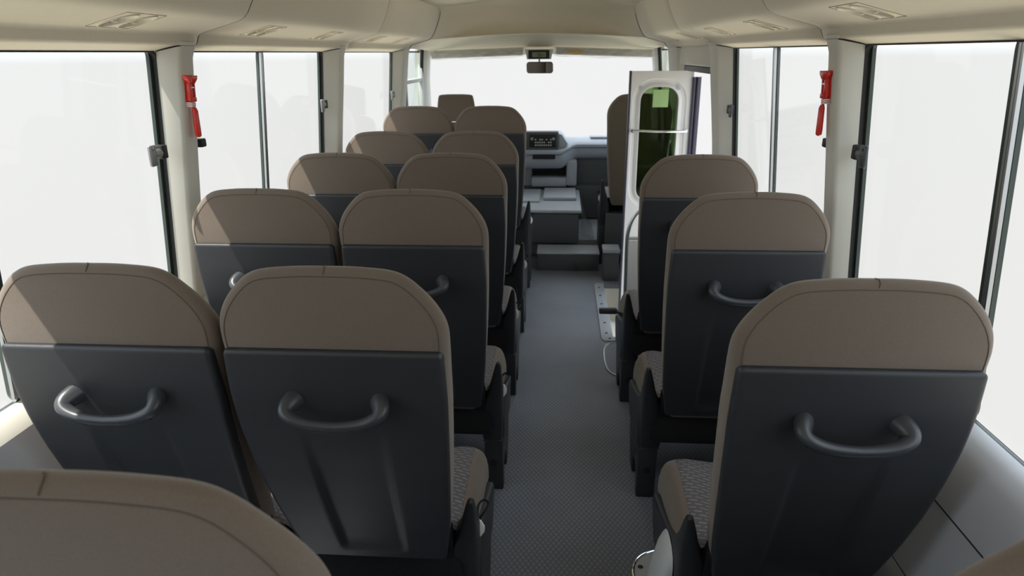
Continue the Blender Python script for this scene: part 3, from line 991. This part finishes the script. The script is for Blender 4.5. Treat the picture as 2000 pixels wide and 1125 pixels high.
sub(MB().grid(rows), 'lower_band', 'dash', db, ang=50)
b = MB().box(-1.14, -0.245, 6.07, 6.3, 0.20, 0.68, 0.02).box(0.065, 0.16, 5.96, 6.3, 0.47, 0.70, 0.02).box(-0.25, 0.07, 5.97, 6.3, 0.46, 0.545, 0.015)
sub(b, 'lower_panel', 'dash', db)
sub(MB().box(0.16, 0.80, 6.08, 6.3, 0.20, 0.72, 0.02).box(-1.14, 0.8, 6.06, 6.3, 0.15, 0.46, 0.02), 'footwell', 'dashdark', db)
b = MB().box(-0.25, 0.07, 6.10, 6.12, 0.54, 0.70)
for k in range(4): b.box(-0.24, 0.0, 6.085 - 0.01, 6.105, 0.565 + 0.03 * k, 0.572 + 0.03 * k)
b.disc((0.045, 6.095, 0.645), (0, -1, 0), 0.018, 0.02, 16)
sub(b, 'pocket', 'black', db)
sub(MB().box(-0.235, -0.035, 5.878, 5.893, 0.722, 0.760, 0.004), 'slot', 'black', db)
# radio console
cs = sub(MB().prism([(5.885, 0.80), (5.895, 0.955), (5.93, 0.962), (6.25, 0.93), (6.30, 0.86), (6.2, 0.80)], -0.60, -0.010, 'x', 0.008, 2), 'console', 'dashdark', db)
rad = MB().box(-0.262, -0.030, 5.880, 5.892, 0.825, 0.938, 0.004)
ro = rad.build('radio', 'black', cs)
k_ = MB()
for kx in (-0.240, -0.052): k_.disc((kx, 5.880, 0.90), (0, -1, 0), 0.012, 0.014, 16)
sub2 = k_.build('knob', 'steel', cs)
k_ = MB()
random.seed(7)
for r_ in range(3):
    for c_ in range(8):
        if random.random() < 0.8: k_.box(-0.215 + c_ * 0.019, -0.202 + c_ * 0.019, 5.877, 5.882, 0.838 + r_ * 0.024, 0.850 + r_ * 0.024, 0.002)
k_.build('button', 'palegrey', cs)
sub(MB().prism([(-0.012, 0.94), (0.02, 0.93), (0.075, 0.85), (0.06, 0.835), (-0.012, 0.80)], 5.92, 6.22, 'y', 0.006), 'console_cheek', 'dash', db)
sub(MB().box(0.28, 0.46, 6.16, 6.32, 0.868, 0.884, 0.006), 'vent_cover', 'dash', db)

# sun visors wrapped in film
def visor(name, x0, x1, label, zt0, zt1, drop, lab=None):
    root = empty(name, ((x0 + x1) / 2, 5.86, zt0), label, 'sun visor', 'wrapped sun visors')
    n = 14
    f_, bk_ = [], []
    for i in range(n + 1):
        t = i / n
        x = x0 + (x1 - x0) * t
        zt = zt0 + (zt1 - zt0) * t
        f_.append([(x, 5.84, zt), (x, 5.832, zt - 0.01), (x, 5.83, zt - drop * 0.55), (x, 5.838, zt - drop), (x, 5.848, zt - drop), (x, 5.86, zt - 0.01), (x, 5.85, zt)])
    mb = MB().grid(f_, closed=True)
    mb.add(f_[0], [tuple(range(7))]); mb.add(f_[-1], [tuple(range(7))])
    sub(mb, 'visor_board', 'pillar', root)
    random.seed(len(name) + int(x1 * 10))
    rows = []
    N_ = 40
    for i in range(N_ + 1):
        t = i / N_
        x = x0 - 0.02 + (x1 - x0 + 0.04) * t
        zt = zt0 + (zt1 - zt0) * t
        sag = 0.016 + 0.006 * math.sin(4.3 * t + x0) + 0.003 * math.sin(17 * t)
        rows.append([(x, 5.828 - 0.004 * math.sin(31 * t + 2 * j) - 0.004 * math.sin(11 * t - 3 * j), zt + 0.004 - (drop + sag) * j / 7) for j in range(8)])
    sub(MB().grid(rows), 'plastic_wrap', 'film', root, ang=180)
    if lab:
        sub(MB().box(lab, lab + 0.11, 5.812, 5.816, zt0 - 0.045, zt0 - 0.028), 'warning_label', 'orange', root)
visor('sun_visor', -1.085, -0.315, 'long beige sun visor in crumpled clear film in front of the driver', 1.628, 1.650, 0.062)
visor('sun_visor', -0.04, 0.748, 'long beige sun visor in film with an orange label, on the passenger side', 1.650, 1.622, 0.058, 0.06)

# clock and mirror
ck = empty('clock_display', (-0.180, 5.86, 1.60), 'black clock display in a beige housing at the windscreen top', 'clock')
sub(MB().prism([(-0.297, 1.635), (-0.063, 1.635), (-0.080, 1.556), (-0.280, 1.556)], 5.80, 5.92, 'y', 0.006), 'housing', 'pillar', ck)
sub(MB().box(-0.268, -0.094, 5.794, 5.802, 1.560, 1.628, 0.003), 'face', 'black', ck)
sc2 = sub(MB().box(-0.236, -0.122, 5.791, 5.795, 1.572, 1.612), 'screen', 'lcd', ck)
d_ = MB()
for xx in (-0.222, -0.205): d_.box(xx, xx + 0.012, 5.7895, 5.7912, 1.597, 1.600)
for xx in (-0.190, -0.172): 
    d_.box(xx, xx + 0.003, 5.7895, 5.7912, 1.579, 1.603); d_.box(xx + 0.009, xx + 0.012, 5.7895, 5.7912, 1.579, 1.603)
    for zz in (1.578, 1.590, 1.601): d_.box(xx, xx + 0.012, 5.7895, 5.7912, zz, zz + 0.003)
for xx in (-0.152, -0.138): d_.box(xx, xx + 0.003, 5.7895, 5.7912, 1.579, 1.603)
o = d_.build('digits', 'dashdark', sc2)
mr = empty('rear_view_mirror', (-0.175, 5.86, 1.49), 'rounded rear view mirror hanging under the clock', 'mirror')
mb = MB()
def rrect(w_, h_, bulge=0.006, n=8):
    pts = []
    r = 0.022
    for cx_, cz_, a0 in ((w_ - r, h_ - r, 0), (-w_ + r, h_ - r, 90), (-w_ + r, -h_ + r, 180), (w_ - r, -h_ + r, 270)):
        for k in range(n):
            a = math.radians(a0 + 90 * k / (n - 1))
            pts.append((cx_ + r * math.cos(a), cz_ + r * math.sin(a)))
    return pts
rot = Matrix.Rotation(math.radians(-9), 4, 'Z') @ Matrix.Rotation(math.radians(10), 4, 'X')
tmp = MB().prism(rrect(0.112, 0.046), 0.0, 0.022, 'y', 0.004)
mb.add([(rot @ Vector(v)) + Vector((-0.176, 5.85, 1.488)) for v in tmp.v], tmp.f)
mh = sub(mb, 'mirror_housing', 'plastic2', mr)
mb = MB()
tmp = MB().prism(rrect(0.108, 0.042), -0.0035, -0.001, 'y')
mb.add([(rot @ Vector(v)) + Vector((-0.176, 5.85, 1.488)) for v in tmp.v], tmp.f)
sub(mb, 'mirror_glass', 'mirrorglass', mr)
sub(MB().tube([(-0.18, 5.88, 1.56), (-0.178, 5.875, 1.50)], 0.006, n=8), 'stem', 'black', mr)

# ------------------------------------------------------------------ entrance: step well, door, header box, rail
b = MB()
b.box(STEP_X, CX + 1.085, STEP_Y0, STEP_Y1, -0.26, -0.23)
sw = empty('trim_13', (0.6, 4.1, -0.25), 'pale entrance step sunk in the floor by the door, dark screwed edging', 'step', kind='structure')
sub(b, 'tread', 'treadwhite', sw)
sub(MB().box(STEP_X - 0.012, STEP_X, STEP_Y0, STEP_Y1, -0.26, -0.03), 'riser', 'treadwhite', sw)
sub(MB().box(STEP_X, CX + 1.0, STEP_Y0 - 0.012, STEP_Y0, -0.26, -0.03).box(STEP_X, CX + 1.0, STEP_Y1, STEP_Y1 + 0.012, -0.26, -0.03), 'side_cheek', 'treadwhite', sw)
pl = [(0.282, STEP_Y0 - 0.06), (0.268, STEP_Y0 - 0.03), (0.266, STEP_Y0 + 0.02), (0.268, STEP_Y1 - 0.02), (0.285, STEP_Y1 + 0.02), (STEP_X + 0.002, STEP_Y1 + 0.02), (STEP_X + 0.002, STEP_Y0 - 0.002), (0.6, STEP_Y0 - 0.002), (0.6, STEP_Y0 - 0.06)]
sub(MB().prism(pl, 0.0005, 0.006, 'z', 0.002), 'edging', 'dash', sw)
b = MB()
for k in range(6): b.disc((0.300, STEP_Y0 + 0.05 + k * 0.165, 0.006), (0, 0, 1), 0.008, 0.002, 10)
b.disc((0.315, STEP_Y0 - 0.03, 0.006), (0, 0, 1), 0.008, 0.002, 10)
sub(b, 'screw', 'black', sw)

# folding door: two leaves folded inwards at the front end of the opening
DY = 4.44
dr = empty('door_1', (0.64, DY, -0.22), 'open white folding entrance door with green glass and chrome bar', 'door', kind='structure')
def leaf(par, y, t, x0, x1, z0, z1, wx0, wx1, wz0, wz1, m, nm):
    """a door leaf with a round-cornered window hole"""
    r = 0.085
    n = 8
    inner = []; angs = []
    for cx_, cz_, a0 in ((wx1 - r, wz1 - r, 0), (wx0 + r, wz1 - r, 90), (wx0 + r, wz0 + r, 180), (wx1 - r, wz0 + r, 270)):
        for k in range(n):
            a = math.radians(a0 + 90 * k / (n - 1))
            inner.append((cx_ + r * math.cos(a), cz_ + r * math.sin(a)))
            angs.append((math.cos(a), math.sin(a)))
    def ring(d, yy):
        return [(x + d * ca, yy, z + d * sa) for (x, z), (ca, sa) in zip(inner, angs)]
    # outer rectangle sampled to the same count
    def outer(yy):
        out = []
        for q, (cx_, cz_) in enumerate(((x1, z1), (x0, z1), (x0, z0), (x1, z0))):
            out += [(cx_, yy, cz_)] * n
        return out
    mb = MB()
    rows = [outer(y + t), outer(y), ring(0.052, y), ring(0.047, y + 0.008), ring(0.028, y + 0.012), ring(0.012, y - 0.002), ring(0.003, y - 0.003), ring(0, y + 0.003), ring(0, y + t - 0.003), ring(0.01, y + t), outer(y + t)]
    mb.grid(rows, closed=True)
    o = sub(mb, nm, m, par, ang=45)
    return o, inner
x0d, x1d = 0.437, 0.838
lf, inn = leaf(dr, DY, 0.034, x0d + 0.012, x1d, -0.20, 1.492, 0.514, 0.752, 0.66, 1.395, 'white', 'door_leaf')
g = MB().prism(inn, DY + 0.012, DY + 0.017, 'y')
gp = g.build('window_pane', 'greenglass', lf)
st_ = MB().box(0.592, 0.690, DY + 0.0095, DY + 0.011, 1.27, 1.378).build('sticker', 'greensheet', lf)
st_['label'] = 'green sheet behind the glass'
k_ = MB()
for xx in (0.517, 0.749): k_.disc((xx, DY + 0.003, 1.388), (0, -1, 0), 0.012, 0.006, 14)
k_.build('corner_cap', 'palegrey', lf)
sub(MB().box(x0d, x0d + 0.013, DY - 0.004, DY + 0.036, -0.20, 1.494, 0.003), 'edge_seal', 'purple', dr)
hb = MB()
hb.tube([(0.470, DY - 0.028, 1.128), (0.62, DY - 0.036, 1.122), (0.812, DY - 0.028, 1.122)], 0.0085, n=10)
for xx in (0.470, 0.812): hb.tube([(xx, DY - 0.030, 1.125), (xx, DY + 0.002, 1.125)], [0.011, 0.014], n=12)
sub(hb, 'grab_bar', 'chrome', dr)
lf2, inn2 = leaf(dr, DY + 0.055, 0.034, x0d + 0.012, x1d - 0.01, -0.20, 1.480, 0.514, 0.752, 0.66, 1.395, 'white', 'door_leaf')
MB().prism(inn2, DY + 0.067, DY + 0.072, 'y').build('window_pane', 'greenglass', lf2)
b = MB()
for k in range(4): b.tube([(0.848 + 0.012 * k, DY - 0.014 + 0.012 * (k % 2), -0.20), (0.840 + 0.012 * k, DY - 0.014 + 0.012 * (k % 2), 1.455)], 0.010, n=8)
sub(b, 'edge_seal', 'purple', dr)
# header box above the door
hx = empty('trim_14', (0.79, 4.1, 1.58), 'beige box cover for the door gear above the entrance', 'cover', kind='structure')
sub(MB().box(0.770, 0.88, 3.665, 4.60, 1.528, 1.645, 0.012, 3), 'cover_panel', 'pillar', hx)
sub(MB().box(0.80, 0.90, 3.67, 4.60, 1.490, 1.524, 0.004), 'door_rail', 'dashdark', hx)
# grab rail beside the door
gr_ = empty('grab_rail', (0.43, 3.72, 0), 'bent dark metal handrail behind the foremost single seat by the step', 'handrail')
pts = [(0.402, 3.72, 0.0), (0.402, 3.72, 0.30), (0.398, 3.72, 0.56), (0.404, 3.72, 0.645), (0.424, 3.72, 0.708), (0.455, 3.72, 0.750), (0.50, 3.72, 0.768), (0.70, 3.72, 0.772), (0.80, 3.72, 0.772)]
sub(MB().tube(catmull(pts, 5), 0.012, n=10), 'rail', 'steel', gr_)
sub(MB().tube([(0.402, 3.72, 0.597), (0.80, 3.72, 0.597)], 0.009, n=8), 'crossbar', 'steel', gr_)
tag(MB().box(0.400, 0.80, 3.712, 3.728, 0.02, 0.585, 0.004).build('trim_15', 'white'), 'white low guard panel under the handrail', 'panel', kind='structure')
# grey box at the foot of the front passenger seat
hb_ = empty('heater_box', (0.38, 4.82, 0), 'small grey box with paler lid at the foot of the front passenger seat', 'box')
sub(MB().box(0.335, 0.45, 4.70, 4.84, 0.0, 0.215, 0.008), 'body', 'dashdark', hb_)
sub(MB().box(0.330, 0.455, 4.695, 4.845, 0.2155, 0.245, 0.006), 'lid', 'dash', hb_)
# floor hatch
hp = catmull([(0.50, 3.165), (0.40, 3.150), (0.325, 3.155), (0.285, 3.20), (0.270, 3.28), (0.268, 3.40), (0.275, 3.49), (0.30, 3.555), (0.36, 3.575), (0.50, 3.575)], 5)
ht = empty('floor_hatch', (0.4, 3.36, 0), 'grey floor hatch with bright curved edge beside the foremost single seat', 'hatch')
sub(MB().prism(hp, 0.0005, 0.004, 'z'), 'lid', 'floor', ht)
sub(MB().tube([(x, y, 0.003) for x, y in hp], 0.0055, n=8), 'edge_strip', 'steel', ht)

# ------------------------------------------------------------------ air vents
def vent(x, y, s, label):
    root = empty('air_vent', (x, y, 1.69), label, 'air vent', 'paired air vents in the ducts')
    h0, z0, h1, z1 = 0.905, 1.672, 0.80, 1.700
    hl = math.hypot(h1 - h0, z1 - z0)
    sl = Vector((s * (h1 - h0) / hl, 0, (z1 - z0) / hl))      # up the slope towards the bus's middle
    nn = Vector((-s * sl.z * 1.0, 0, -abs(sl.x)))            # out of the duct, into the cabin
    base = Vector((CX + s * (h0 + h1) / 2 - x, 0, (z0 + z1) / 2 - 1.69))
    def P(a, b_, n): return base + sl * a + Vector((0, 1, 0)) * b_ + nn * n
    W_, H_ = hl / 2, 0.08
    NK = 32
    def el(c, ra, rb, n, da=0.0):
        return [P(da + ra * math.cos(2 * math.pi * k / NK), c + rb * math.sin(2 * math.pi * k / NK) + 0.16 * (da + ra * math.cos(2 * math.pi * k / NK)), n) for k in range(NK)]
    def rect(b0, b1, n):
        out = []
        bc, bh = (b0 + b1) / 2, (b1 - b0) / 2
        for k in range(NK):
            t = 2 * math.pi * k / NK
            c, v = math.cos(t), math.sin(t)
            m_ = max(abs(c), abs(v))
            out.append(P(W_ * c / m_, bc + bh * v / m_, n))
        return out
    pm = MB()
    for c, b0, b1 in ((-0.037, -H_, 0.0), (0.037, 0.0, H_)):
        pm.grid([rect(b0, b1, 0.0), el(c, 0.0485, 0.0315, 0.0006)], closed=True)
    o_ = MB().tube([P(a_, b_, 0.0) for a_, b_ in ((-W_, -H_), (W_, -H_), (W_, H_), (-W_, H_))], 0.0008, n=6, closed=True)
    pl_ = pm.build('plate', 'cream', root)
    o_.build('plate_gap', 'seam', pl_)
    for c in (-0.037, 0.037):
        nz = MB().grid([el(c, 0.0485, 0.0315, 0.0006), el(c, 0.0478, 0.0308, 0.0030), el(c, 0.0455, 0.0290, 0.0034), el(c, 0.0440, 0.0278, 0.0010)], closed=True).build('nozzle', 'cream', root)
        MB().grid([el(c, 0.0440, 0.0278, 0.0010), el(c, 0.038, 0.0245, -0.006, -0.005), el(c, 0.030, 0.021, -0.015, -0.012), el(c, 0.024, 0.018, -0.022, -0.017)], closed=True).build('bowl', 'cream', nz)
        lv = MB().add([p for p in el(c, 0.0270, 0.0225, -0.0062, -0.0155)], [tuple(range(NK))])
        lv.tube(el(c, 0.0270, 0.0225, -0.0062, -0.0155), 0.0012, n=6, closed=True)
        lv.build('slot_shade', 'black', nz)  # black plate stands in for the shade in the nozzle's opening
        vn = MB()
        for t in (-0.032, -0.022): vn.tube([P(t, c - 0.017 + 0.16 * t, -0.005), P(t, c + 0.017 + 0.16 * t, -0.005)], 0.0018, n=6)
        vn.tube([P(-0.006, c, -0.010), P(-0.008, c, 0.003)], [0.011, 0.0085], n=8, flat=(0.5, 1.0), upv=(0, 1, 0))
        vn.build('tab', 'cream', nz)
    return root
NAMES = ['nearest', 'second', 'third', 'fourth', 'foremost']
for i, y in enumerate(VY[-1]):
    vent(CX - 0.853, y, -1, 'cream double air vent, %s of the five in the duct above the paired seats' % NAMES[i])
for i, y in enumerate(VY[1]):
    vent(CX + 0.853, y, 1, 'cream double air vent, %s of the five in the duct above the single seats' % NAMES[i])

# ------------------------------------------------------------------ emergency hammers
def hammer(x, y, s, label):
    z0 = 1.47
    root = empty('emergency_hammer', (x, y, z0), label, 'emergency hammer', 'red emergency hammers on the pillars')
    root.scale = (0.66, 0.82, 0.66)
    root.location.z = 1.498
    root.rotation_euler = (0, -s * math.radians(4.5), 0)
    d = -s
    def bx(mb, x0, x1, ya, yb, za, zb, bev=0.003): return mb.box(*sorted((d * x0, d * x1)), ya, yb, za - z0, zb - z0, bev)
    h = MB()
    bx(h, 0, 0.008, -0.020, 0.020, 1.435, 1.552)
    h.prism([(-0.030, 1.552 - z0), (0.036, 1.552 - z0), (0.034, 1.536 - z0), (0.014, 1.515 - z0), (-0.016, 1.515 - z0), (-0.030, 1.538 - z0)], *sorted((d * 0.002, d * 0.034)), 'x', 0.004)
    bx(h, 0.006, 0.030, -0.018, -0.008, 1.44, 1.52); bx(h, 0.006, 0.030, 0.010, 0.018, 1.44, 1.52)
    bx(h, 0.006, 0.036, -0.014, 0.014, 1.437, 1.458)
    ho = h.build('holder', 'red', root)
    g_ = MB()
    g_.tube([(d * 0.022, 0.0, 1.535 - z0), (d * 0.024, 0.001, 1.42 - z0), (d * 0.026, 0.003, 1.405 - z0)], 0.006, n=8)
    g_.tube([(d * 0.026, 0.003, 1.41 - z0), (d * 0.028, 0.004, 1.395 - z0), (d * 0.032, 0.006, 1.30 - z0), (d * 0.033, 0.007, 1.282 - z0), (d * 0.033, 0.007, 1.276 - z0)], [0.008, 0.0125, 0.0135, 0.0125, 0.006], n=12, flat=(1.0, 1.0))
    ha = g_.build('hammer', 'red', root)
    MB().tube([(d * 0.022, -0.016, 1.497 - z0), (d * 0.022, 0.016, 1.497 - z0)], 0.008, n=10).build('hammer_head', 'chrome', ha)
    lb = MB(); bx(lb, 0.004, 0.030, -0.0185, 0.012, 1.414, 1.435, 0.002)
    lo = lb.build('label_plate', 'whitetag', root)
    tx = MB()
    for r_ in range(2):
        for k in range(5): tx.box(*sorted((d * (0.007 + 0.0045 * k), d * (0.010 + 0.0045 * k))), -0.0192, -0.0184, 1.418 + 0.008 * r_ - z0, 1.422 + 0.008 * r_ - z0)
    for r_ in range(2):
        for k in range(5): tx.box(*sorted((d * 0.0298, d * 0.0304)), -0.014 + 0.005 * k, -0.011 + 0.005 * k, 1.418 + 0.008 * r_ - z0, 1.422 + 0.008 * r_ - z0)
    tx.build('label_print', 'red', lo)
hammer(gx(-1, 1.45, 0.066), 2.008, -1, 'red emergency hammer in its holder on the sunlit pillar by the paired seats')
hammer(gx(1, 1.45, 0.066), 2.035, 1, 'red emergency hammer in its holder on the greenish pillar by the single seats')

# ------------------------------------------------------------------ things beside the nearest single seat
rc = empty('floor_ring', (0.385, 1.735, 0), 'round silver-rimmed floor mount with a screw beside the nearest single seat', 'floor mount')
b = MB()
b.disc((0.375, 1.735, 0.0005), (0, 0, 1), 0.118, 0.010, 40)
sub(b, 'base', 'greypanel', rc)
sub(MB().tube([(0.375 + 0.116 * math.cos(math.radians(8 * k)), 1.735 + 0.116 * math.sin(math.radians(8 * k)), 0.010) for k in range(45)], 0.005, n=8, closed=True), 'rim', 'chrome', rc)
b = MB().disc((0.285, 1.765, 0.010), (0, 0, 1), 0.009, 0.004, 14)
sub(b, 'screw', 'chrome', rc)
b = MB()
rows = []
for k in range(7):
    a = math.radians(90 * k / 6)
    rows.append([(0.382 + 0.075 * math.cos(a) * math.cos(t), 1.725 + 0.075 * math.cos(a) * math.sin(t), 0.0105 + 0.05 * math.sin(a)) for t in [2 * math.pi * j / 28 for j in range(28)]])
sub(b.grid(rows, closed=True), 'dome', 'treadwhite', rc)
# soft pale cover hanging on the side of the seat
rows = []
K = [(0.330, 0.300), (0.318, 0.365), (0.300, 0.350), (0.286, 0.30), (0.276, 0.24), (0.270, 0.18), (0.272, 0.12), (0.280, 0.07)]
prof = [(0.304, 0.402), (0.296, 0.394), (0.284, 0.368), (0.272, 0.315), (0.262, 0.27), (0.256, 0.22), (0.254, 0.17), (0.258, 0.12), (0.266, 0.075)]
ysec = [(1.375, 0.75), (1.385, 0.92), (1.41, 1.0), (1.44, 1.02), (1.47, 1.0), (1.50, 0.90), (1.52, 0.75), (1.532, 0.5)]
b = MB()
for y, f_ in ysec:
    row = []
    for j, (x, z) in enumerate(prof):
        fold = 0.003 * math.sin(y * 60 + j * 0.9)
        row.append((0.305 - (0.305 - x) * f_ + fold * (j / 8), y, z - 0.16 * (1 - f_)))
    row += [(0.304, y, 0.07)]
    rows.append(row)
b.grid(rows, closed=True)
b.add(rows[0], [tuple(range(len(rows[0])))]); b.add(rows[-1], [tuple(range(len(rows[-1])))])
tag(b.build('plastic_cover', 'palegrey', ang=70), 'pale grey soft plastic cover on the side of the nearest single seat', 'cover')
